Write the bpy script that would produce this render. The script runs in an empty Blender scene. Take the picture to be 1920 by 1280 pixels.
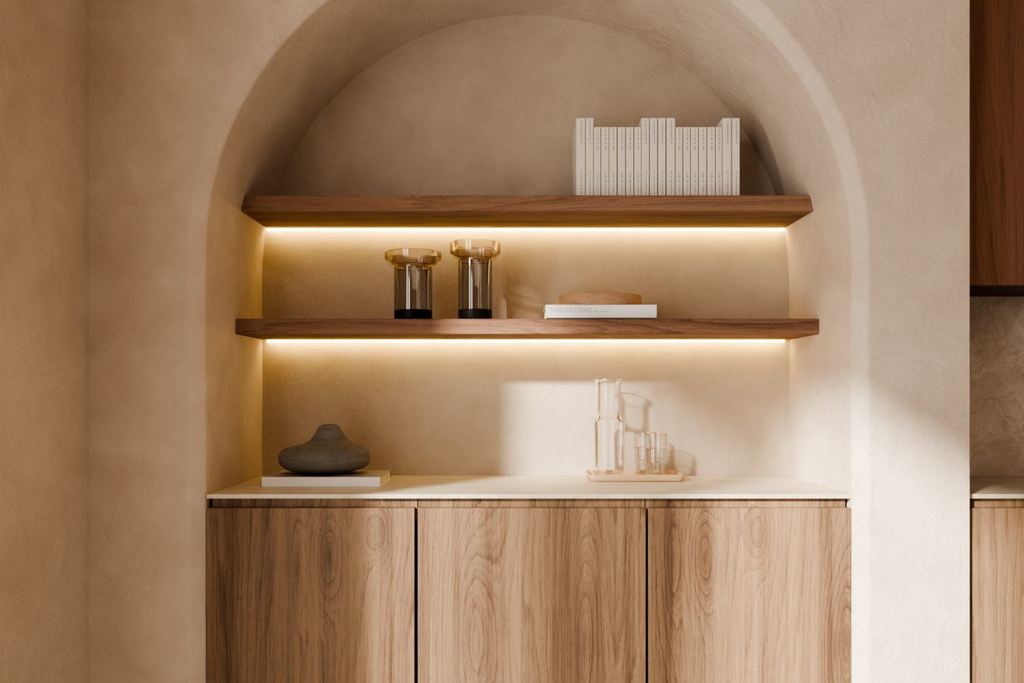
import bpy, bmesh, math, random
from mathutils import Vector, Matrix
random.seed(7)
C = bpy.context.scene.collection
S = 0.00135          # metres per pixel on the plane of the cabinet fronts
D = 2.2              # camera distance to that plane
ZC = 1.158           # camera height
CX, CY = 960.0, 735.0

def wx(px, q): return (px - CX) * S * q
def wz(py, q): return ZC + (CY - py) * S * q
def wy(q): return (q - 1) * D

# ------------------------------------------------------------ object helpers
def mesh_obj(name, bm, mat=None, parent=None, smooth=False, angle=35):
    bmesh.ops.recalc_face_normals(bm, faces=bm.faces)
    me = bpy.data.meshes.new(name)
    bm.to_mesh(me); bm.free()
    if smooth:
        for p in me.polygons: p.use_smooth = True
        try: me.set_sharp_from_angle(angle=math.radians(angle))
        except Exception: pass
    o = bpy.data.objects.new(name, me)
    C.objects.link(o)
    if mat: me.materials.append(mat)
    if parent: o.parent = parent
    return o

def thing(name, label, cat, loc=(0, 0, 0), rotz=0, group=None):
    o = bpy.data.objects.new(name, None); C.objects.link(o)
    o.empty_display_size = .05
    o.location = loc; o.rotation_euler = (0, 0, rotz)
    o['label'] = label; o['category'] = cat
    if group: o['group'] = group
    return o

def struct(name, bm, mat, parent=None, smooth=False):
    o = mesh_obj(name, bm, mat, parent, smooth)
    if parent is None: o['kind'] = 'structure'
    return o

def box(bm, x0, x1, y0, y1, z0, z1, bevel=0, seg=2):
    r = bmesh.ops.create_cube(bm, size=1)
    vs = r['verts']
    bmesh.ops.scale(bm, vec=(x1-x0, y1-y0, z1-z0), verts=vs)
    bmesh.ops.translate(bm, vec=((x0+x1)/2, (y0+y1)/2, (z0+z1)/2), verts=vs)
    if bevel:
        es = list({e for v in vs for e in v.link_edges})
        bmesh.ops.bevel(bm, geom=es, offset=bevel, segments=seg, affect='EDGES', profile=.5)
    return bm

def boxm(*a, **k): return box(bmesh.new(), *a, **k)

def lathe(profile, n=64, bm=None, cx=0, cy=0, sy=1.0):
    """profile: list of (r, z) or (r, z, offx); closed with fans where r == 0"""
    bm = bm or bmesh.new()
    rings = []
    for p in profile:
        r, z = p[0], p[1]; ox = p[2] if len(p) > 2 else 0
        if r < 1e-6: rings.append([bm.verts.new((cx+ox, cy, z))])
        else: rings.append([bm.verts.new((cx+ox+r*math.cos(2*math.pi*i/n), cy+sy*r*math.sin(2*math.pi*i/n), z)) for i in range(n)])
    for a, b in zip(rings, rings[1:]):
        if len(a) == 1 and len(b) == 1: continue
        for i in range(n):
            j = (i+1) % n
            if len(a) == 1: bm.faces.new((a[0], b[i], b[j]))
            elif len(b) == 1: bm.faces.new((a[i], a[j], b[0]))
            else: bm.faces.new((a[i], a[j], b[j], b[i]))
    return bm

def smooth_profile(pts, sub=6):
    """Catmull-Rom through the points"""
    out = []
    n = len(pts)
    for i in range(n-1):
        p0 = pts[max(i-1, 0)]; p1 = pts[i]; p2 = pts[i+1]; p3 = pts[min(i+2, n-1)]
        for k in range(sub):
            t = k/sub
            out.append(tuple(.5*((2*b)+(-a+c)*t+(2*a-5*b+4*c-d)*t*t+(-a+3*b-3*c+d)*t**3) for a, b, c, d in zip(p0, p1, p2, p3)))
    out.append(pts[-1])
    return out

def rounded_rect(x0, x1, y0, y1, r, seg=8):
    pts = []
    for cx, cy, a0 in ((x1-r, y0+r, -90), (x1-r, y1-r, 0), (x0+r, y1-r, 90), (x0+r, y0+r, 180)):
        for k in range(seg+1):
            a = math.radians(a0 + 90*k/seg)
            pts.append((cx+r*math.cos(a), cy+r*math.sin(a)))
    return pts

def loft(loops, bm=None, cap0=True, cap1=True):
    bm = bm or bmesh.new()
    rs = [[bm.verts.new(p) for p in L] for L in loops]
    n = len(rs[0])
    for a, b in zip(rs, rs[1:]):
        for i in range(n):
            j = (i+1) % n
            bm.faces.new((a[i], a[j], b[j], b[i]))
    if cap0: bm.faces.new(rs[0][::-1])
    if cap1: bm.faces.new(rs[-1])
    return bm

def text_obj(name, s, size, mat, parent, loc, rot, spacing=1.0, width=None):
    cu = bpy.data.curves.new(name + '_curve', 'FONT')
    cu.body = s; cu.size = size; cu.space_character = spacing; cu.extrude = 0.0001
    cu.align_x = 'LEFT'; cu.align_y = 'CENTER'
    t = bpy.data.objects.new(name + '_tmp', cu); C.objects.link(t)
    bpy.context.view_layer.update()
    dg = bpy.context.evaluated_depsgraph_get()
    me = bpy.data.meshes.new_from_object(t.evaluated_get(dg))
    bpy.data.objects.remove(t)
    bpy.data.curves.remove(cu)
    me.name = name
    if width:
        w = max(v.co.x for v in me.vertices) - min(v.co.x for v in me.vertices)
        for v in me.vertices: v.co.x *= width / w
    o = bpy.data.objects.new(name, me); C.objects.link(o)
    me.materials.clear(); me.materials.append(mat)
    o.parent = parent; o.location = loc; o.rotation_euler = rot
    return o

# ------------------------------------------------------------ node helpers
class N:
    def __init__(s, name):
        s.m = bpy.data.materials.new(name); s.m.use_nodes = True
        s.nt = s.m.node_tree; s.nt.nodes.clear()
        s.out = s.nt.nodes.new('ShaderNodeOutputMaterial')
    def n(s, t, **k):
        x = s.nt.nodes.new(t)
        for a, b in k.items(): setattr(x, a, b)
        return x
    def l(s, a, b): s.nt.links.new(a, b)
    def put(s, sock, v):
        if isinstance(v, bpy.types.NodeSocket): s.l(v, sock)
        elif v is not None: sock.default_value = v
    def math(s, op, a, b=None, c=None, clamp=False):
        x = s.n('ShaderNodeMath', operation=op, use_clamp=clamp)
        s.put(x.inputs[0], a)
        if b is not None: s.put(x.inputs[1], b)
        if c is not None: s.put(x.inputs[2], c)
        return x.outputs[0]
    def obj(s): return s.n('ShaderNodeTexCoord').outputs['Object']
    def map(s, v, scale=(1, 1, 1), loc=(0, 0, 0), rot=(0, 0, 0)):
        x = s.n('ShaderNodeMapping'); s.l(v, x.inputs['Vector'])
        x.inputs['Scale'].default_value = scale; x.inputs['Location'].default_value = loc; x.inputs['Rotation'].default_value = rot
        return x.outputs[0]
    def noise(s, v, scale=5, detail=3, rough=.5, dist=0):
        x = s.n('ShaderNodeTexNoise'); s.l(v, x.inputs['Vector'])
        x.inputs['Scale'].default_value = scale; x.inputs['Detail'].default_value = detail
        x.inputs['Roughness'].default_value = rough; x.inputs['Distortion'].default_value = dist
        return x.outputs['Fac']
    def mix(s, f, a, b, blend='MIX'):
        x = s.n('ShaderNodeMix', data_type='RGBA', blend_type=blend)
        s.put(x.inputs[0], f)
        for i, v in ((6, a), (7, b)):
            if isinstance(v, (tuple, list)) and len(v) == 3: v = (*v, 1)
            s.put(x.inputs[i], v)
        return x.outputs[2]
    def ramp(s, f, stops):
        x = s.n('ShaderNodeValToRGB'); s.l(f, x.inputs[0])
        e = x.color_ramp.elements
        while len(e) < len(stops): e.new(.5)
        for i, (p, c) in enumerate(stops):
            e[i].position = p
            if not isinstance(c, (tuple, list)): c = (c, c, c)
            e[i].color = (*c[:3], 1)
        return x.outputs[0]
    def maprange(s, v, a, b, c=0, d=1, smooth=False):
        x = s.n('ShaderNodeMapRange'); s.l(v, x.inputs[0])
        if smooth: x.interpolation_type = 'SMOOTHSTEP'
        for i, k in enumerate((a, b, c, d)): x.inputs[i+1].default_value = k
        return x.outputs[0]
    def bsdf(s, color, rough=.5, metal=0, bump=None, bdist=.001, bstr=1, **kw):
        x = s.n('ShaderNodeBsdfPrincipled')
        if isinstance(color, (tuple, list)) and len(color) == 3: color = (*color, 1)
        s.put(x.inputs['Base Color'], color); s.put(x.inputs['Roughness'], rough)
        x.inputs['Metallic'].default_value = metal
        for k, v in kw.items(): s.put(x.inputs[k.replace('_', ' ')], v)
        if bump is not None:
            b = s.n('ShaderNodeBump'); b.inputs['Distance'].default_value = bdist; b.inputs['Strength'].default_value = bstr
            s.l(bump, b.inputs['Height']); s.l(b.outputs[0], x.inputs['Normal'])
        return x.outputs[0]
    def done(s, sh): s.l(sh, s.out.inputs['Surface']); return s.m

def plain(name, color, rough=.5, noise_amt=.06, scale=40, **kw):
    k = N(name); v = k.obj()
    f = k.noise(v, scale, 3)
    c = k.mix(f, tuple(x*(1-noise_amt) for x in color), tuple(min(1, x*(1+noise_amt)) for x in color))
    return k.done(k.bsdf(c, rough, **kw))

def plaster(name, a=(.550, .450, .358), b=(.665, .567, .473), bdist=.004, streak=(1, 1, 1), relief=.20, fine_h=.34):
    k = N(name); v = k.obj()
    vs = k.map(v, streak)
    big = k.noise(vs, 2.3, 5, .55, .6)
    mid = k.noise(vs, 9, 6, .6, .9)
    t = k.math('ADD', k.math('MULTIPLY', big, .6), k.math('MULTIPLY', mid, .4))
    t = k.maprange(t, .36, .64)
    col = k.mix(t, a, b)
    fine = k.noise(v, 160, 3, .6)
    col = k.mix(k.maprange(fine, .35, .65, 0, .10), col, tuple(x*.8 for x in a))
    # trowel ridges: thresholded, warped noise gives the raised skips of a hand-finished wall
    tr = k.noise(k.map(v, (1, 1, .6)), 22, 6, .6, 1.0)
    ridge = k.maprange(tr, .48, .62, 0, 1, True)
    mask = k.maprange(k.noise(v, 3.2, 3), .42, .60, 0, 1)
    h = k.math('ADD', k.math('MULTIPLY', mid, .8), k.math('MULTIPLY', k.math('MULTIPLY', ridge, mask), relief))
    h = k.math('ADD', h, k.math('MULTIPLY', k.noise(v, 85, 4, .6), fine_h))
    h = k.math('ADD', h, k.math('MULTIPLY', big, 1.0))
    return k.done(k.bsdf(col, .82, bump=h, bdist=bdist, Specular_IOR_Level=.25))

def wood(name, light, dark, grain='Z', freq=34, amp=.8, knots=(), off=(0, 0, 0), rough=.5, line=.42, wide=1.0, spec=.3):
    """plain-sawn timber: contours of a stretched noise field give cathedrals, gaussians give the eyes.
    knots: (across, along, radius_across, radius_along, height) in object space"""
    k = N(name); v = k.obj()
    sp = k.n('ShaderNodeSeparateXYZ'); k.l(v, sp.inputs[0])
    ax, ay, az = sp.outputs
    along, across = (az, ax) if grain == 'Z' else (ax, az)
    cb = k.n('ShaderNodeCombineXYZ')
    k.l(across, cb.inputs[0]); k.l(ay, cb.inputs[1]); k.l(along, cb.inputs[2])
    w = k.map(cb.outputs[0], (1, 1, 1), off)
    low = k.noise(k.map(w, (6*wide, 6, .8)), 1, 1.0, .4, .25)
    med = k.noise(k.map(w, (30*wide, 30, 2.5)), 1, 3, .5, .2)
    jag = k.noise(k.map(w, (260, 260, 45)), 1, 2, .6)
    F = k.math('MULTIPLY', low, amp*10)
    F = k.math('ADD', F, k.math('MULTIPLY', across, freq))
    F = k.math('ADD', F, k.math('MULTIPLY', med, 1.1))
    F = k.math('ADD', F, k.math('MULTIPLY', jag, .32))
    eye = None
    for (x0, z0, rx, rz, h) in knots:
        dx = k.math('DIVIDE', k.math('SUBTRACT', across, x0), rx)
        dz = k.math('DIVIDE', k.math('SUBTRACT', along, z0), rz)
        r2 = k.math('ADD', k.math('MULTIPLY', dx, dx), k.math('MULTIPLY', dz, dz))
        g = k.math('POWER', 2.718, k.math('MULTIPLY', r2, -1.0))
        F = k.math('ADD', F, k.math('MULTIPLY', g, h))
        g2 = k.math('MULTIPLY', k.math('POWER', g, 1.6), .055*abs(h))
        eye = g2 if eye is None else k.math('ADD', eye, g2)
    ring = k.math('FRACT', F)                                  # early wood fades up to a thin late-wood line
    ring = k.math('MULTIPLY', k.math('POWER', ring, 4.0), k.maprange(ring, .88, 1, 1, 0))
    ring2 = k.math('FRACT', k.math('MULTIPLY', F, 3.0))
    ring2 = k.math('MULTIPLY', k.math('POWER', ring2, 2.5), k.maprange(ring2, .8, 1, 1, 0))
    fib = k.noise(k.map(w, (700, 700, 16)), 1, 3, .7)
    fib2 = k.noise(k.map(w, (230, 230, 2.0)), 1, 5, .7)
    pore = k.maprange(k.noise(k.map(w, (1000, 1000, 70)), 1, 2, .6), .5, .7, 0, 1)
    band = k.noise(k.map(w, (17, 17, .35)), 1, 4, .6)
    brk = k.maprange(k.noise(k.map(w, (25, 25, 3)), 1, 3, .6), .38, .62, .25, 1.2)
    t = k.math('MULTIPLY', k.math('MULTIPLY', ring, line), brk)
    t = k.math('ADD', t, k.math('MULTIPLY', k.math('MULTIPLY', ring2, line*.7), k.maprange(fib, .3, .7, .2, 1.4)))
    t = k.math('ADD', t, k.maprange(fib, .34, .7, 0, .26))
    t = k.math('ADD', t, k.maprange(fib2, .34, .68, -.03, .28))
    t = k.math('ADD', t, k.math('MULTIPLY', pore, .15))
    t = k.math('ADD', t, k.maprange(band, .34, .68, -.14, .46))
    if eye is not None: t = k.math('ADD', t, eye)
    t = k.math('MINIMUM', k.math('MAXIMUM', t, 0), 1)
    col = k.mix(t, light, dark)
    bh = k.math('SUBTRACT', 1, t)
    return k.done(k.bsdf(col, rough, bump=bh, bdist=.0004, bstr=.6, Specular_IOR_Level=spec))

def thin_glass(name, tint, edge, ior_spec=.06, rough=.0, power=3.0, spec_col=(1, 1, 1)):
    """a single pane-thin wall of glass: tinted transmission, darker where seen edge on, and a mirror coat"""
    k = N(name)
    lw = k.n('ShaderNodeLayerWeight'); lw.inputs['Blend'].default_value = .5
    f = k.math('POWER', lw.outputs['Facing'], power)
    tr = k.n('ShaderNodeBsdfTransparent'); k.l(k.mix(f, tint, edge), tr.inputs['Color'])
    gl = k.n('ShaderNodeBsdfGlossy'); gl.inputs['Roughness'].default_value = rough; gl.inputs['Color'].default_value = (*spec_col, 1)
    fr = k.n('ShaderNodeFresnel'); fr.inputs['IOR'].default_value = 1.45
    fac = k.math('ADD', k.math('MULTIPLY', fr.outputs[0], .55), ior_spec, clamp=True)
    mx = k.n('ShaderNodeMixShader'); k.l(fac, mx.inputs[0]); k.l(tr.outputs[0], mx.inputs[1]); k.l(gl.outputs[0], mx.inputs[2])
    return k.done(mx.outputs[0])

def emit(name, col, strength):
    k = N(name); e = k.n('ShaderNodeEmission'); e.inputs[0].default_value = (*col, 1); e.inputs[1].default_value = strength
    return k.done(e.outputs[0])

# ------------------------------------------------------------ materials
M = {}
M['plaster'] = plaster('wall plaster')
M['plaster_shade'] = plaster('shaded niche plaster', a=(.472, .386, .302), b=(.582, .493, .40), relief=.09, fine_h=.20, streak=(1, 1, 1))  # wall plaster darkened, so the niche's shade sits in the colour
OAK_L, OAK_D = (.335, .218, .132), (.098, .054, .033)
WAL_L, WAL_D = (.30, .155, .092), (.10, .043, .024)
M['floor'] = plain('pale stone floor', (.46, .42, .37), .5, .08, 3)
M['shelf'] = wood('shelf timber', (.35, .21, .140), (.135, .074, .050), grain='X', amp=1.1, rough=.75, spec=.08, line=.5, off=(3, 1, 0), wide=1.6)
M['shelf2'] = wood('shelf timber two', (.35, .21, .140), (.135, .074, .050), grain='X', amp=1.1, rough=.75, spec=.08, line=.5, off=(7, 2, 4), wide=1.6)
M['upper'] = wood('dark cabinet timber', (.36, .185, .120), (.13, .060, .040), off=(2, 2, 6), rough=.45)
M['dark'] = plain('dark gap', (.012, .009, .007), .8)
M['strip'] = emit('light strip', (1, .71, .22), 10)
M['cream'] = plain('cream paper', (.76, .71, .63), .75, .03)
M['pages'] = plain('page edges', (.72, .62, .48), .9, .08, 300)
M['ink'] = plain('grey ink', (.36, .33, .30), .8)
M['ink2'] = plain('pale grey ink', (.44, .42, .40), .8)
M['white'] = plain('white book cloth', (.88, .87, .86), .6, .02)
M['greycover'] = plain('pale grey cover', (.44, .40, .37), .5, .02)
M['blackcover'] = plain('black cover board', (.02, .017, .015), .6)
M['traywood'] = wood('pale tray timber', (.62, .45, .29), (.47, .31, .19), grain='X', line=.3, rough=.5)
M['bowlwood'] = wood('pinkish box timber', (.54, .35, .225), (.36, .215, .13), grain='X', line=.35, off=(1, 5, 2), rough=.5)

def counter_mat():
    k = N('pale veined stone'); v = k.obj()
    w = k.map(v, (1, 2.2, 1), rot=(0, 0, .25))
    a = k.noise(w, 3.2, 8, .62, 1.2)
    vein = k.math('ABSOLUTE', k.math('SUBTRACT', k.noise(w, 2.4, 8, .6, 1.8), .5))
    vein = k.maprange(vein, 0, .035, 1, 0, True)
    c = k.mix(k.maprange(a, .35, .65), (.56, .48, .38), (.68, .61, .51))
    c = k.mix(k.math('MULTIPLY', vein, .30), c, (.50, .38, .27))
    return k.done(k.bsdf(c, .38, bump=a, bdist=.0005))
M['counter'] = counter_mat()

def marble_mat():
    k = N('brown veined marble'); v = k.obj()
    wv = k.n('ShaderNodeTexNoise'); k.l(v, wv.inputs['Vector']); wv.inputs['Scale'].default_value = 4; wv.inputs['Detail'].default_value = 6
    warped = k.n('ShaderNodeMix', data_type='VECTOR'); warped.inputs[0].default_value = .22
    k.l(v, warped.inputs[4]); k.l(wv.outputs['Color'], warped.inputs[5])
    w = warped.outputs[1]
    a = k.noise(w, 5, 9, .62, .6)
    v1 = k.maprange(k.math('ABSOLUTE', k.math('SUBTRACT', k.noise(w, 4.2, 10, .66, .9), .5)), 0, .022, 1, 0, True)
    v2 = k.maprange(k.math('ABSOLUTE', k.math('SUBTRACT', k.noise(w, 11, 8, .66, .7), .52)), 0, .03, 1, 0, True)
    vo = k.n('ShaderNodeTexVoronoi', feature='DISTANCE_TO_EDGE'); k.l(w, vo.inputs['Vector']); vo.inputs['Scale'].default_value = 34
    cell = k.maprange(vo.outputs['Distance'], 0, .09, 1, 0, True)
    msk = k.maprange(k.noise(v, 5, 2), .5, .6)
    c = k.ramp(a, [(.34, (.54, .45, .39)), (.5, (.69, .61, .54)), (.64, (.82, .75, .68))])
    c = k.mix(k.math('MULTIPLY', v1, .28), c, (.30, .21, .16))
    c = k.mix(k.math('MULTIPLY', v2, .25), c, (.36, .26, .19))
    c = k.mix(k.math('MULTIPLY', k.math('MULTIPLY', cell, msk), .35), c, (.34, .24, .17))
    return k.done(k.bsdf(c, .3))
M['marble'] = marble_mat()

def clay_mat():
    k = N('dark grey clay'); v = k.obj()
    st = k.noise(k.map(v, (6, 6, 90)), 1.5, 5, .6)
    mo = k.noise(v, 30, 4, .6)
    f = k.math('ADD', k.math('MULTIPLY', st, .6), k.math('MULTIPLY', mo, .4))
    c = k.mix(k.maprange(f, .35, .65), (.14, .125, .11), (.23, .21, .185))
    return k.done(k.bsdf(c, .78, bump=f, bdist=.0012, Specular_IOR_Level=.3))
M['clay'] = clay_mat()
M['smoke'] = thin_glass('smoky brown glass', (.56, .52, .46), (.24, .19, .14), .10, power=2.6)
M['amber'] = thin_glass('amber tinted rim glass', (.93, .90, .87), (.42, .34, .27), .05, power=2.4)
M['clear'] = thin_glass('clear glass', (.995, .993, .99), (.92, .905, .88), .015, power=3.0)
M['clearthick'] = thin_glass('thick clear glass', (.995, .992, .985), (.90, .87, .82), .06, power=2.6)
def darkglass():
    k = N('thick dark glass base'); return k.done(k.bsdf((.010, .007, .005), .3, Specular_IOR_Level=.1))
M['darkglass'] = darkglass()
M['frame'] = plain('window frame', (.30, .18, .10), .5)

# ------------------------------------------------------------ room shell
NX = wx(991.5, 1)              # centre of the niche
NR = 605 * S                   # half width of the niche = radius of the arch
ZS = ZC + .352                 # springing height
YB = wy(1.2247)                # back of niche
RB = .030                      # radius of the plastered corner
FY = -RB                       # face of the wall
XL = -1.0557                    # left side wall
XP = 1.1425                    # right end of the arch wall
ZT = 2.75

def arch_path(off, nv=24, na=96):
    r = NR + off
    pts = [(NX - r, ZS*i/nv) for i in range(nv)]
    for i in range(na+1):
        a = math.pi - math.pi*i/na
        pts.append((NX + r*math.cos(a), ZS + r*math.sin(a)))
    pts += [(NX + r, ZS*(1 - i/nv)) for i in range(1, nv+1)]
    return pts

def hand(x, y, z, amt=.003):
    """slow unevenness of hand plaster"""
    return amt*(math.sin(x*9+z*5.1)+math.sin(z*11.3-x*4+y*7)+math.sin(y*13+z*6.7))/3

bm = bmesh.new()
loops = []
ys = [YB + .02, YB] + [YB*(1-i/8) for i in range(1, 9)]
for y in ys:
    w = 0.0018 if y > 0.02 else 0.0
    loops.append([(x + hand(x, y, z, w if z > .96 else 0), y, z) for x, z in arch_path(0)])
def corner_pts():
    e = .008                       # easing at both ends of the broad chamfer
    out = []
    P0, P1, P2, P3 = (0, e), (0, 0), (RB, -RB), (RB+e, -RB)
    c, d = (e*.7, -e*.7), (RB-e*.7, -RB+e*.7)
    for t in (0.0, .25, .5, .75, 1.0): out.append(tuple((1-t)**2*a+2*t*(1-t)*b+t*t*cc for a, b, cc in zip(P0, P1, c)))
    for t in (0.0, .25, .5, .75, 1.0): out.append(tuple((1-t)**2*a+2*t*(1-t)*b+t*t*cc for a, b, cc in zip(d, P2, P3)))
    return out
loops.pop()                        # the loop at y = 0 is replaced by the eased corner
for o_, y in corner_pts():
    loops.append([(x, y, z) for x, z in arch_path(o_)])
rs = [[bm.verts.new(p) for p in L] for L in loops]
for a, b in zip(rs, rs[1:]):
    for i in range(len(a)-1): bm.faces.new((a[i], a[i+1], b[i+1], b[i]))
# flat face from the rounded edge outward to the wall's rectangle
last = rs[-1]
def out_pt(x, z, i, n):
    if z <= ZS + 1e-6: return (XL if x < NX else XP, z)
    dx, dz = x - NX, z - ZS
    t = 1e9
    if dx < 0: t = min(t, (XL - .0 - NX)/dx)
    if dx > 0: t = min(t, (XP - NX)/dx)
    if dz > 1e-9: t = min(t, (ZT - ZS)/dz)
    return (NX + dx*t, ZS + dz*t)
outer = []
for i, v in enumerate(last):
    x, z = out_pt(v.co.x, v.co.z, i, len(last)); outer.append(bm.verts.new((x, FY, z)))
for i in range(len(last)-1): bm.faces.new((last[i], last[i+1], outer[i+1], outer[i]))
cl = bm.verts.new((XL, FY, ZT)); cr = bm.verts.new((XP, FY, ZT))
for i in range(len(outer)-1):
    a, b = outer[i].co, outer[i+1].co
    if abs(a.x-XL) < 1e-4 and abs(b.z-ZT) < 1e-4 and abs(a.z-ZT) > 1e-4: bm.faces.new((outer[i], outer[i+1], cl))
    if abs(a.z-ZT) < 1e-4 and abs(b.x-XP) < 1e-4 and abs(b.z-ZT) > 1e-4: bm.faces.new((outer[i], outer[i+1], cr))
# back side and outer rim close the wall
YW = YB + .02
ob = [bm.verts.new((v.co.x, YW, v.co.z)) for v in outer]
first = rs[0]
for i in range(len(first)-1): bm.faces.new((first[i+1], first[i], ob[i], ob[i+1]))
clb = bm.verts.new((XL, YW, ZT)); crb = bm.verts.new((XP, YW, ZT))
fr, bk = [], []
for i in range(len(outer)):
    fr.append(outer[i]); bk.append(ob[i])
    if i < len(outer)-1:
        a, b = outer[i].co, outer[i+1].co
        if abs(a.x-XL) < 1e-4 and abs(b.z-ZT) < 1e-4 and abs(a.z-ZT) > 1e-4:
            bm.faces.new((ob[i+1], ob[i], clb)); fr.append(cl); bk.append(clb)
        if abs(a.z-ZT) < 1e-4 and abs(b.x-XP) < 1e-4 and abs(b.z-ZT) > 1e-4:
            bm.faces.new((ob[i+1], ob[i], crb)); fr.append(cr); bk.append(crb)
for i in range(len(fr)-1): bm.faces.new((fr[i], fr[i+1], bk[i+1], bk[i]))
bm.faces.new([r[0] for r in rs] + [outer[0], ob[0]])
bm.faces.new([r[-1] for r in rs] + [outer[-1], ob[-1]])
struct('wall_back', bm, M['plaster'], smooth=True)

bm = bmesh.new()
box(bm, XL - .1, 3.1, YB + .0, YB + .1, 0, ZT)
struct('wall_niche', bm, M['plaster_shade'])

WY0, WY1, WY2, WY3 = -.918, -1.24, -2.06, -3.25     # openings in the left wall
H1, H2 = 2.26, 2.50
bm = bmesh.new()
T = .12
box(bm, XL-T, XL, WY0, FY + .2, 0, ZT)
box(bm, XL-T, XL, WY2-.001, WY0, H1, ZT)
box(bm, XL-T, XL, WY3, WY2-.001, H2, ZT)
box(bm, XL-T, XL, -5.5, WY3, 0, ZT)
struct('wall_left', bm, M['plaster'])
struct('floor', boxm(XL-T, 3.1, -5.6, YB+.1, -.1, 0), M['floor'])
struct('ceiling', boxm(XL-T, 3.1, -5.6, YB+.1, ZT, ZT+.1), M['plaster'])
struct('wall_right', boxm(3.0, 3.1, -5.5, YB, 0, ZT), M['plaster'])
struct('wall_front', boxm(XL-T, 3.1, -5.6, -5.5, 0, ZT), M['plaster'])

# ------------------------------------------------------------ windows in the left wall (beside the camera), with an added sheer
def sheer():
    k = N('added sheer cloth'); v = k.obj()
    sp = k.n('ShaderNodeSeparateXYZ'); k.l(v, sp.inputs[0])
    fold = k.noise(k.map(v, (1, 14, .4)), 1, 2)
    dens = k.maprange(sp.outputs[1], WY1, WY1-.36, .24, .72, True)
    dens = k.math('MULTIPLY', dens, k.maprange(fold, .3, .7, .9, 1.12))
    tr = k.n('ShaderNodeBsdfTransparent'); df = k.n('ShaderNodeBsdfTranslucent'); df.inputs[0].default_value = (.85, .72, .58, 1)
    mx = k.n('ShaderNodeMixShader'); k.l(dens, mx.inputs[0]); k.l(tr.outputs[0], mx.inputs[1]); k.l(df.outputs[0], mx.inputs[2])
    return k.done(mx.outputs[0])
bm = bmesh.new()
ys = [WY0 + (WY2-WY0)*i/80 for i in range(81)]
cols = [[bm.verts.new((XL - .06 + .012*math.sin(i*.9), y, z)) for z in (.02, H1-.01)] for i, y in enumerate(ys)]
for a, b in zip(cols, cols[1:]): bm.faces.new((a[0], a[1], b[1], b[0]))
struct('dimming_sheer', bm, sheer(), smooth=True)  # unseen sheer, added to dim the sun across the middle doors
bm = bmesh.new()
box(bm, XL-.10, XL-.05, WY2-.001, WY2+.03, 0.0, H1)
box(bm, XL-.10, XL-.05, WY3, WY3+.03, 0.0, H2)
struct('window_2', bm, M['frame'])

# ------------------------------------------------------------ shelves
def arch_half(z):
    if z <= ZS: return NR
    return math.sqrt(NR*NR - (z-ZS)**2)

YF = wy(1.106)
LED_W = 1.15
def shelf(zb, zt, mat, label):
    root = thing('wall_shelf', label, 'shelf', (NX, YF, zb))
    n = 6
    zs = [zb + (zt-zb)*i/n for i in range(n+1)]
    pl = [(-arch_half(z) - .0015, z-zb) for z in zs] + [(arch_half(z) + .0015, z-zb) for z in reversed(zs)]
    bm = bmesh.new()
    f = [bm.verts.new((x, 0, z)) for x, z in pl]
    b = [bm.verts.new((x, YB-YF, z)) for x, z in pl]
    ff = bm.faces.new(f); bm.faces.new(b[::-1])
    for i in range(len(pl)):
        j = (i+1) % len(pl); bm.faces.new((f[j], f[i], b[i], b[j]))
    bmesh.ops.bevel(bm, geom=[e for e in ff.edges if abs(e.verts[0].co.z-e.verts[1].co.z) < 1e-5], offset=.0012, segments=2, affect='EDGES')
    mesh_obj('board', bm, mat, root)
    y0 = YB - .0105 - YF
    hw = .800
    mesh_obj('light_strip', boxm(-hw, hw, y0, y0+.009, -.0080, -.0005), M['strip'], root)
    L = bpy.data.lights.new('shelf_lamp', 'AREA'); L.shape = 'RECTANGLE'; L.size = 2*hw-.02; L.size_y = .008; L.energy = LED_W; L.color = (1, .69, .20)
    lo = bpy.data.objects.new('shelf_lamp', L); C.objects.link(lo)
    lo.location = (NX, YB-.028, zb-.006); lo.rotation_euler = (math.radians(38), 0, 0)
    return root
Z1B, Z1T = ZC + .1625, ZC + .2055
Z2B, Z2T = ZC + .507, ZC + .551
shelf(Z1B, Z1T, M['shelf'], 'dark timber wall shelf in the arch, the lower one, holding two smoky vases')
shelf(Z2B, Z2T, M['shelf2'], 'dark timber wall shelf high in the arch carrying the row of cream books')

# ------------------------------------------------------------ cabinets and worktops
ZCT = wz(926, 1)               # top of worktop
ZCB = ZCT - .0115
ZD = wz(952.3, 1)              # top of doors
def cabinet(px0, px1, label, mat, x_rail0, x_rail1, y0=0.0, zd=ZD):
    """base cabinet with one flush door and a recessed finger rail above it"""
    x0, x1 = (px0, px1)
    root = thing('base_cabinet', label, 'cabinet', ((x0+x1)/2, y0, 0))
    cx = (x0+x1)/2
    hw = (x1-x0)/2
    mesh_obj('door', boxm(-hw, hw, 0, .021, .10, zd, bevel=.0009), mat, root)
    mesh_obj('finger_rail', boxm(x_rail0-cx, x_rail1-cx, .019, .040, zd-.03, ZCB-.0015), mat, root)
    mesh_obj('carcass', boxm(-hw+.002, hw-.002, .0405, YB-.012-y0, .10, ZCB-.003), M['dark'], root)
    mesh_obj('plinth', boxm(-hw, hw, .06, .08, 0, .10), M['dark'], root)
    return root
xa0, xa1 = NX-NR+.001, wx(777.0, 1)
xb0, xb1 = wx(783.2, 1), wx(1211, 1)
xc0, xc1 = wx(1215.8, 1), NX+NR-.001
def dk(px, py, x0, x1): return (wx(px, 1) - (x0+x1)/2, wz(py, 1))
def kn(px, py, rx, rz, h, x0, x1):
    a, b = dk(px, py, x0, x1); return (a, b, rx*S, rz*S, h)
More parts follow.
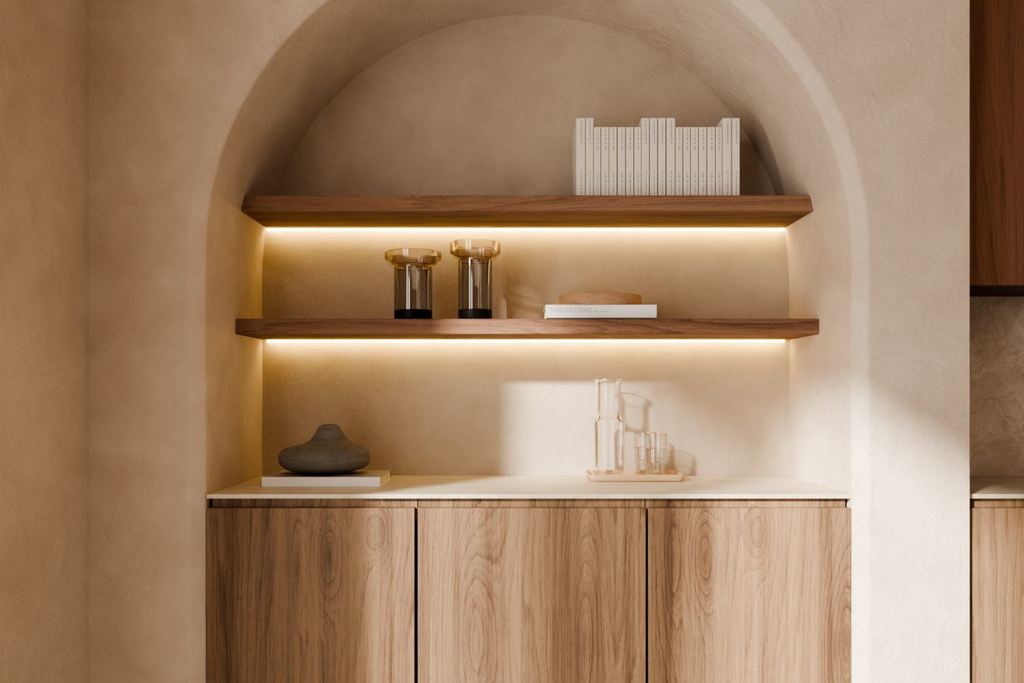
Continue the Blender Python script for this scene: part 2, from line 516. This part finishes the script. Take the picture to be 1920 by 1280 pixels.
mA = wood('oak door left', OAK_L, OAK_D, knots=[kn(612, 1040, 27, 95, 4.6, xa0, xa1), kn(716, 1000, 26, 60, -3.4, xa0, xa1), kn(552, 1050, 18, 130, 3.0, xa0, xa1)], off=(.3, 0, .2), amp=.75)
mB = wood('oak door middle', OAK_L, OAK_D, knots=[kn(880, 1190, 46, 230, 5.5, xb0, xb1), kn(1090, 1200, 36, 260, 6, xb0, xb1)], off=(2.3, 0, 4.2), amp=.7)
mC = wood('oak door right', OAK_L, OAK_D, knots=[kn(1318, 1040, 27, 95, 4.6, xc0, xc1), kn(1424, 1000, 26, 60, -3.4, xc0, xc1), kn(1260, 1050, 18, 130, 3.0, xc0, xc1), kn(1580, 1200, 40, 150, 4, xc0, xc1)], off=(.3, 0, .2), amp=.75)
cabinet(xa0, xa1, 'oak cabinet with one flush door, left of three, under the white book', mA, wx(394, 1), wx(781, 1))
cabinet(xb0, xb1, 'widest oak cabinet with one flush door, middle of three under the arch', mB, wx(782.6, 1), wx(1211, 1))
cabinet(xc0, xc1, 'oak cabinet with one flush door, right of three, beside the bright wall', mC, wx(1212.6, 1), wx(1590, 1))
# blind black panels seen down the door gaps belong to the carcasses' neighbours
def worktop(x0, x1, label):
    root = thing('worktop', label, 'worktop', ((x0+x1)/2, 0, ZCB))
    hw = (x1-x0)/2
    mesh_obj('slab', boxm(-hw, hw, 0, YB-.001, 0, ZCT-ZCB, bevel=.0012), M['counter'], root)
    return root
worktop(NX-NR+.0005, NX+NR-.0005, 'thin pale stone worktop in the arched niche, over three oak cabinets')
# kitchen bay on the right
XK = XP + .006
worktop(XK, 2.6, 'pale stone kitchen worktop at the right edge, below the brown marble')
mK = wood('oak kitchen door', OAK_L, OAK_D, off=(1.3, 0, 7.2), amp=.8)
cabinet(XK+.001, XK+.60, 'oak base cabinet at the right edge, beyond the plaster pillar', mK, XK+.006, XK+.60)
YU = wy(1.08)
ub = wz(534, 1.08)
uc = thing('wall_cabinet', 'dark walnut wall cabinet above the brown marble at the right edge', 'cabinet', (XK+.301, YU, ub))
mesh_obj('door', boxm(-.30, .30, 0, .02, 0, 2.70-ub, bevel=.0009), M['upper'], uc)
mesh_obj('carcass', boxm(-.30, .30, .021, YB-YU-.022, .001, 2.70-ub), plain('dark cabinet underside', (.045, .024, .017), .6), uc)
o = mesh_obj('backsplash', boxm(XK, 2.6, YB-.02, YB-.001, ZCT+.0005, 2.6), M['marble'])
o['label'] = 'brown veined marble backsplash between dark cabinet and kitchen worktop'; o['category'] = 'backsplash'

# ------------------------------------------------------------ vases on the middle shelf
def smoky_vase(px, pyt, body_w, rim_w, py_cone, py_flare, py_base, label, q=1.132):
    k = S*q
    z0 = Z1T
    H = wz(pyt, q) - z0
    r, R = body_w/2*k, rim_w/2*k
    zc = wz(py_cone, q) - z0      # where the body meets the flare
    zf = wz(py_flare, q) - z0     # where the flare meets the upright rim
    zb = wz(py_base, q) - z0      # inside bottom
    t = .0022
    root = thing('glass_vase', label, 'vase', (wx(px, q), wy(q), z0))
    mesh_obj('body', lathe([(r, zb-.001), (r, zc-.003), (r-.0008, zc)]), M['smoke'], root, True)
    mesh_obj('base', lathe([(0, .0003), (r-.005, .0003), (r-.001, .003), (r+.0001, .008), (r+.0001, zb-.002), (r-.002, zb), (0, zb-.001)]), M['darkglass'], root, True)
    prof = [(r-.0006, zc), (r+.35*(R-r), zc+.35*(zf-zc)), (R-.005, zf-.001), (R-.001, zf+.003), (R, zf+.007), (R, H-.001), (R-t*.5, H), (R-t, H-.001),
            (R-t, zf+.007), (R-t-.004, zf+.003), (r+.30*(R-r), zc+.36*(zf-zc)+.004), (r-t*1.5, zc+.004), (r-t*1.5, zc+.001)]
    mesh_obj('flared_rim', lathe(prof), M['amber'], root, True)
    mesh_obj('neck_ring', lathe([(r-.004, zc-.003), (r+.0004, zc-.0035), (r+.0006, zc-.001), (r-.004, zc-.0005), (r-.004, zc-.003)]), thin_glass('amber neck ring', (.95, .66, .34), (.62, .33, .12), .12, power=1.2), root, True)
    return root
smoky_vase(774.8, 474, 71, 106, 501, 489, 582, 'shorter smoky glass vase with the wider flared rim')
smoky_vase(891, 456, 63.5, 94.5, 488, 478, 581, 'taller, narrower smoky glass vase nearer the middle of the shelf')

# ------------------------------------------------------------ book and round box on the middle shelf
q = 1.118
bx0, bx1 = wx(1023, q), wx(1231.5, q)
bt = wz(571, q)
bh = bt - Z1T
book = thing('book', 'white book lettered Timeless Living, lying under the round wooden box', 'book', ((bx0+bx1)/2, wy(q), Z1T))
hw = (bx1-bx0)/2
dp = .215
bm = bmesh.new(); box(bm, -hw, hw, 0, .003, .0045, bh, bevel=.0007); box(bm, -hw, hw, .003, dp, bh-.0028, bh)
mesh_obj('cover', bm, M['white'], book)
mesh_obj('back_cover', boxm(-hw+.003, hw-.003, .001, dp, 0, .0044), M['blackcover'], book)
mesh_obj('pages', boxm(-hw+.004, hw-.004, .0032, dp-.004, .0045, bh-.0029), M['pages'], book)
def on_book(px, py): return (wx(px, q) - (bx0+bx1)/2, -.0003, wz(py, q) - Z1T)
text_obj('title_lettering', 'TIMELESS LIVING', .0175, M['ink2'], book, on_book(1032, 582), (math.pi/2, 0, 0), 1.15, width=77*S*q)
bm = bmesh.new()
px = 1114
random.seed(3)
while px < 1144:
    w = random.uniform(.8, 2.2)
    a = on_book(px, 583.8)[0]; z = on_book(px, 583.8)[2]
    box(bm, a, a+w*S*q, -.0003, -.0001, z-.9*S*q, z+random.uniform(.4, 1.2)*S*q)
    px += w + random.choice([.5, .5, .6, 1.4])
mesh_obj('small_lettering', bm, M['ink2'], book)

qb = 1.118 + .105/D + .003
rb = (1203-1046)/2*S*qb*.985
zb_ = bt
hb = wz(549, 1.14) - bt - .002
rbx = thing('round_box', 'low round wooden box lying on the white lettered book', 'box', (wx(1124.6, qb), wy(1.118)+.108, zb_))
rbx.scale = (1, .92, 1)
mesh_obj('drum', lathe([(0, .0002), (rb-.002, .0002), (rb, .002), (rb, hb-.006), (rb-.0015, hb-.002), (rb-.006, hb), (rb-.02, hb+.0002), (0, hb+.0002)], 96), M['bowlwood'], rbx, True)

# ------------------------------------------------------------ row of cream books on the top shelf
crops = [(110,198,1),(203,280,1),(285,352,0),(358,435,0),(440,515,0),(523,600,0),(607,683,0),(690,757,0),
         (762,838,1),(845,920,1),(928,1003,1),(1012,1096,1),(1103,1172,0),(1180,1248,0),(1255,1328,0),
         (1335,1412,0),(1420,1498,0),(1505,1567,0),(1573,1660,1),(1668,1743,1)]
ords = ['first','second','third','fourth','fifth','sixth','seventh','eighth','ninth','tenth','eleventh','twelfth',
        'thirteenth','fourteenth','fifteenth','sixteenth','seventeenth','eighteenth','nineteenth','last']
qk = 1.13
hT = wz(221.2, qk) - Z2T
hS = wz(238, qk) - Z2T
kb = {}
def make_booklet(tall, seed):
    random.seed(seed)
    h = hT if tall else hS
    w = (14.6 if tall else 13.8)*S*qk/2
    d = .152 if tall else .138
    root = thing('book', 'x', 'book')
    bm = bmesh.new()
    box(bm, -w, w, 0, .0012, 0, h, bevel=.0005)
    box(bm, -w, -w+.0009, .0008, d, 0, h); box(bm, w-.0009, w, .0008, d, 0, h)
    mesh_obj('cover', bm, M['cream'], root)
    mesh_obj('pages', boxm(-w+.0009, w-.0009, .0012, d-.002, .0015, h-.0015), M['pages'], root)
    def letters(za, zb, pxo, name):
        bm = bmesh.new(); z = za
        while z > zb:
            s = random.uniform(.9, 2.4)*S*qk
            a = pxo*S*qk
            ww = random.uniform(.7, 1.25)*S*qk
            box(bm, a-ww, a+ww, -.0002, -.00005, z-s, z)
            z -= s + random.choice([.5, .5, .8, 2.4])*S*qk
        mesh_obj(name, bm, M['ink'], root)
    k = S*qk
    if tall: letters(h-5*k, h-49*k, 1.2, 'spine_title'); letters(h-100*k, h-143*k, 1.2, 'spine_author')
    else: letters(h-4*k, h-44*k, 1.0, 'spine_title'); letters(h-85*k, h-127*k, 1.0, 'spine_author')
    return root
def copy_tree(o, parent=None):
    c = o.copy(); C.objects.link(c); c.parent = parent
    for ch in list(o.children): copy_tree(ch, c)
    return c
protos = {1: make_booklet(1, 11), 0: make_booklet(0, 12)}
used = {1: False, 0: False}
nominal = {1: 14.6, 0: 13.8}
for i, (a, b, t) in enumerate(crops):
    o = protos[t] if not used[t] else copy_tree(protos[t])
    used[t] = True
    x0, x1 = 1060 + a/5.3333, 1060 + b/5.3333
    o.location = (wx((x0+x1)/2, qk), wy(qk) + (0 if t else .0006), Z2T)
    o.scale = ((x1-x0)/nominal[t], 1, 1)
    kind = 'tall' if t else 'short'
    extra = {0: 'leftmost of the row on the upper shelf', 19: 'rightmost of the row on the upper shelf'}.get(i, ords[i] + ' from the left in the row on the upper shelf')
    o['label'] = kind + ' slim cream book, ' + extra
    o['group'] = 'cream books in a row on the upper shelf'

# ------------------------------------------------------------ white book and clay vase on the worktop
q1 = 191/177.3
zt = wz(894.2, q1)
hb2 = zt - ZCT
x0, x1 = wx(490.5, q1), wx(712.5, q1)
hw = (x1-x0)/2
dep = .214
wb = thing('book', 'large pale book lying on the worktop under the dark clay vase', 'book', ((x0+x1)/2, wy(q1), ZCT))
bm = bmesh.new(); box(bm, -hw, hw, 0, .0032, 0, hb2, bevel=.0008); box(bm, -hw, hw, .003, dep, 0, .0026); 
mesh_obj('cover', bm, M['white'], wb)
mesh_obj('front_cover', boxm(-hw+.0002, hw-.0002, .0032, dep, hb2-.0028, hb2-.0001), M['greycover'], wb)
mesh_obj('pages', boxm(-hw+.003, hw-.0012, .0034, dep-.006, .0027, hb2-.0029), M['pages'], wb)
mesh_obj('ribbon_edge', boxm(hw-.006, hw-.0004, dep-.0058, dep-.001, .0027, hb2-.0029), M['blackcover'], wb)

q2 = q1 + .109/D
k2 = S*q2
def cp(y): return 780 + y/4.5714
prof_px = [(497, 1008, 1245), (490, 930, 1300), (475, 862, 1372), (450, 800, 1470), (415, 763, 1512), (370, 748, 1525), (330, 757, 1518), (300, 778, 1500), (280, 806, 1478), (264, 860, 1446), (243, 950, 1396), (215, 1005, 1345), (175, 1040, 1312), (130, 1068, 1288), (100, 1084, 1270), (86, 1100, 1262)]
sc = 420/1920
pts = []
for (y, l, r) in prof_px:
    zz = (497-y)*sc*k2
    pts.append(((r-l)/2*sc*k2, zz, (360 + (l+r)/2*sc - 609)*k2))
prof = smooth_profile(pts, 5)
top = prof[-1]
prof = [(0, 0, prof[0][2])] + prof + [(top[0]-.003, top[1]+.0015, top[2]), (top[0]-.006, top[1]-.001, top[2]), (top[0]-.004, top[1]-.03, top[2]), (top[0]+.01, top[1]-.05, top[2]), (0, top[1]-.06, top[2])]
bm = lathe(prof, 96, sy=.86)
ztop = top[1]
for v in bm.verts:      # the mouth leans, low on the left, as if thumbed
    if v.co.z > ztop - .035:
        f = (v.co.z - (ztop-.035))/.035
        v.co.z += f*(.0016*math.sin(v.co.x*80+1) - .0014*(1 if v.co.x < top[2]-top[0]*.8 else 0))
    v.co.x += .0006*math.sin(v.co.z*90 + v.co.y*30)
cv = thing('clay_vase', 'squat dark grey clay vase with a short off-centre neck', 'vase', (wx(609, q2), wy(q2), zt))
mesh_obj('vessel', bm, M['clay'], cv, True, 60)

# ------------------------------------------------------------ tray with carafe and glasses
qt = 1.1335
tx0, tx1 = .2225, .4985
ty0 = wy(qt); ty1 = ty0 + .162
th = .0205
cxt = (tx0+tx1)/2
tray = thing('tray', 'small pale wooden tray with rounded corners on the worktop', 'tray', (cxt, ty0, ZCT))
def rr(ins, z, r): return [(x, y, z) for x, y in rounded_rect(tx0-cxt+ins, tx1-cxt-ins, ins, ty1-ty0-ins, r)]
loops = [rr(.010, .0, .012), rr(.0065, .0012, .015), rr(.003, .006, .018), rr(.0, .016, .021), rr(.0, th-.0008, .021), rr(.0008, th, .0205), rr(.0032, th, .018), rr(.004, th-.0008, .0175), rr(.006, .0095, .0155), rr(.010, .0075, .0125)]
mesh_obj('dish', loft(loops), M['traywood'], tray, True, 40)
ZTR = ZCT + .0077

def carafe():
    q = 1.170
    k = S*q
    zb = ZTR
    cx = 1141
    P = lambda py: wz(py, q) - zb
    root = thing('carafe', 'tall clear glass carafe with a straight neck, on the tray', 'carafe', (wx(cx, q), wy(q), zb))
    H = P(711.5)
    body = [(0, .0006), (17*k, .0006), (24*k, .0035), (28*k, .012), (29.5*k, .024), (30*k, P(850)), (31*k, P(806)), (31.6*k, P(793)), (30.6*k, P(787)), (27.5*k, P(781)), (24.8*k, P(774)), (24*k, P(765)), (23.8*k, P(740)), (23.9*k, P(722)), (25*k, P(716)), (28*k, P(712.5))]
    inner = [(27.6*k, P(711.4)), (23*k, P(717)), (22.5*k, P(740)), (22.6*k, P(765)), (26*k, P(781)), (30*k, P(792)), (28.6*k, P(850)), (27.5*k, .028), (22*k, .012), (0, .009)]
    mesh_obj('bottle', lathe(smooth_profile(body, 4), 96), M['clear'], root, True, 80)
    mesh_obj('inner_wall', lathe(smooth_profile(inner, 3), 96), M['clear'], root, True, 80)
    mesh_obj('lip', lathe([(27.6*k, P(712.9)), (28.9*k, P(712.6)), (29.2*k, P(711.4)), (28.7*k, P(710.3)), (27.2*k, P(710.5)), (27.0*k, P(712)), (27.6*k, P(712.9))], 96), thin_glass('lip glass', (1, .97, .92), (.95, .88, .80), .22, rough=.15), root, True, 80)
carafe()

def tumbler(x, y, z, label, r=.0335, h=.083):
    root = thing('drinking_glass', label, 'glass', (x, y, z), group='stacked drinking glasses on the tray')
    rb = r*.80
    outer = [(0, .0004), (rb-.003, .0004), (rb, .003), (rb+.0006, h*.40), (r-.001, h*.50), (r, h*.62), (r, h-.001)]
    inner = [(r-.0009, h), (r-.0018, h-.001), (r-.0018, h*.62), (rb-.0015, h*.44), (rb-.002, .014), (rb-.006, .0115), (0, .011)]
    mesh_obj('wall', lathe(outer, 64), M['clearthick'], root, True, 50)
    mesh_obj('inner_wall', lathe(inner, 64), M['clear'], root, True, 50)
    mesh_obj('rim', lathe([(r-.0018, h-.0012), (r+.0002, h-.001), (r+.0002, h+.0004), (r-.0018, h+.0004), (r-.0018, h-.0012)], 64), thin_glass('bright rim', (1, .86, .70), (.9, .62, .42), .25), root, True, 50)
    return root
STK = .045
gq1, gq2 = 1.159, 1.189
gx1, gx2 = wx(1229, gq1), wx(1210.5, gq2)
tumbler(gx1, wy(gq1), ZTR, 'clear drinking glass at the bottom of the right-hand stack on the tray')
tumbler(gx1, wy(gq1), ZTR+STK, 'clear drinking glass on top of the right-hand stack on the tray')
tumbler(gx2, wy(gq2), ZTR, 'clear drinking glass at the bottom of the stack nearer the carafe')
tumbler(gx2, wy(gq2), ZTR+STK, 'clear drinking glass on top of the stack nearer the carafe')

# ------------------------------------------------------------ lights
def area(name, loc, rot, sx, sy, power, col, spread=180):
    L = bpy.data.lights.new(name, 'AREA'); L.shape = 'RECTANGLE'; L.size = sx; L.size_y = sy; L.energy = power; L.color = col
    L.spread = math.radians(spread)
    o = bpy.data.objects.new(name, L); C.objects.link(o); o.location = loc; o.rotation_euler = rot
    return o
Ls = bpy.data.lights.new('sun', 'SUN'); Ls.energy = 9.6; Ls.angle = math.radians(3.2); Ls.color = (1, .965, .87)
so = bpy.data.objects.new('sun', Ls); C.objects.link(so)
so.rotation_euler = Vector((.76, 1, -.52)).to_track_quat('-Z', 'Y').to_euler()
# sky light entering at the windows (faces +x)
area('sky_window_near', (XL-.13, (WY0+WY1)/2, H1/2), (0, -math.pi/2, 0), H1, abs(WY1-WY0), 24, (1, 1, 1))
area('sky_window_far', (XL-.13, (WY2+WY3)/2, H2/2), (0, -math.pi/2, 0), H2, abs(WY3-WY2), 40, (.98, 1, .97))
area('warm_fill', (1.0, -3.6, 2.7), (0, 0, 0), 2.4, 2.4, 14, (1, .80, .60))  # unseen fill lamp, added to warm the shaded side

w = bpy.data.worlds.new('sky'); bpy.context.scene.world = w; w.use_nodes = True
bg = w.node_tree.nodes['Background']; bg.inputs[0].default_value = (.85, .9, 1, 1); bg.inputs[1].default_value = .6

# ------------------------------------------------------------ camera
bpy.context.scene.cycles.transparent_max_bounces = 48
cam = bpy.data.cameras.new('camera'); co = bpy.data.objects.new('camera', cam); C.objects.link(co)
co.location = (0, -D, ZC); co.rotation_euler = (math.pi/2, 0, 0)
cam.sensor_width = 36; cam.lens = 36*(D/S)/1920
cam.shift_y = 95/1920
cam.clip_start = .02
bpy.context.scene.camera = co
vs = bpy.context.scene.view_settings
vs.view_transform = 'AgX'; vs.look = 'AgX - High Contrast'; vs.exposure = .1; vs.gamma = 1
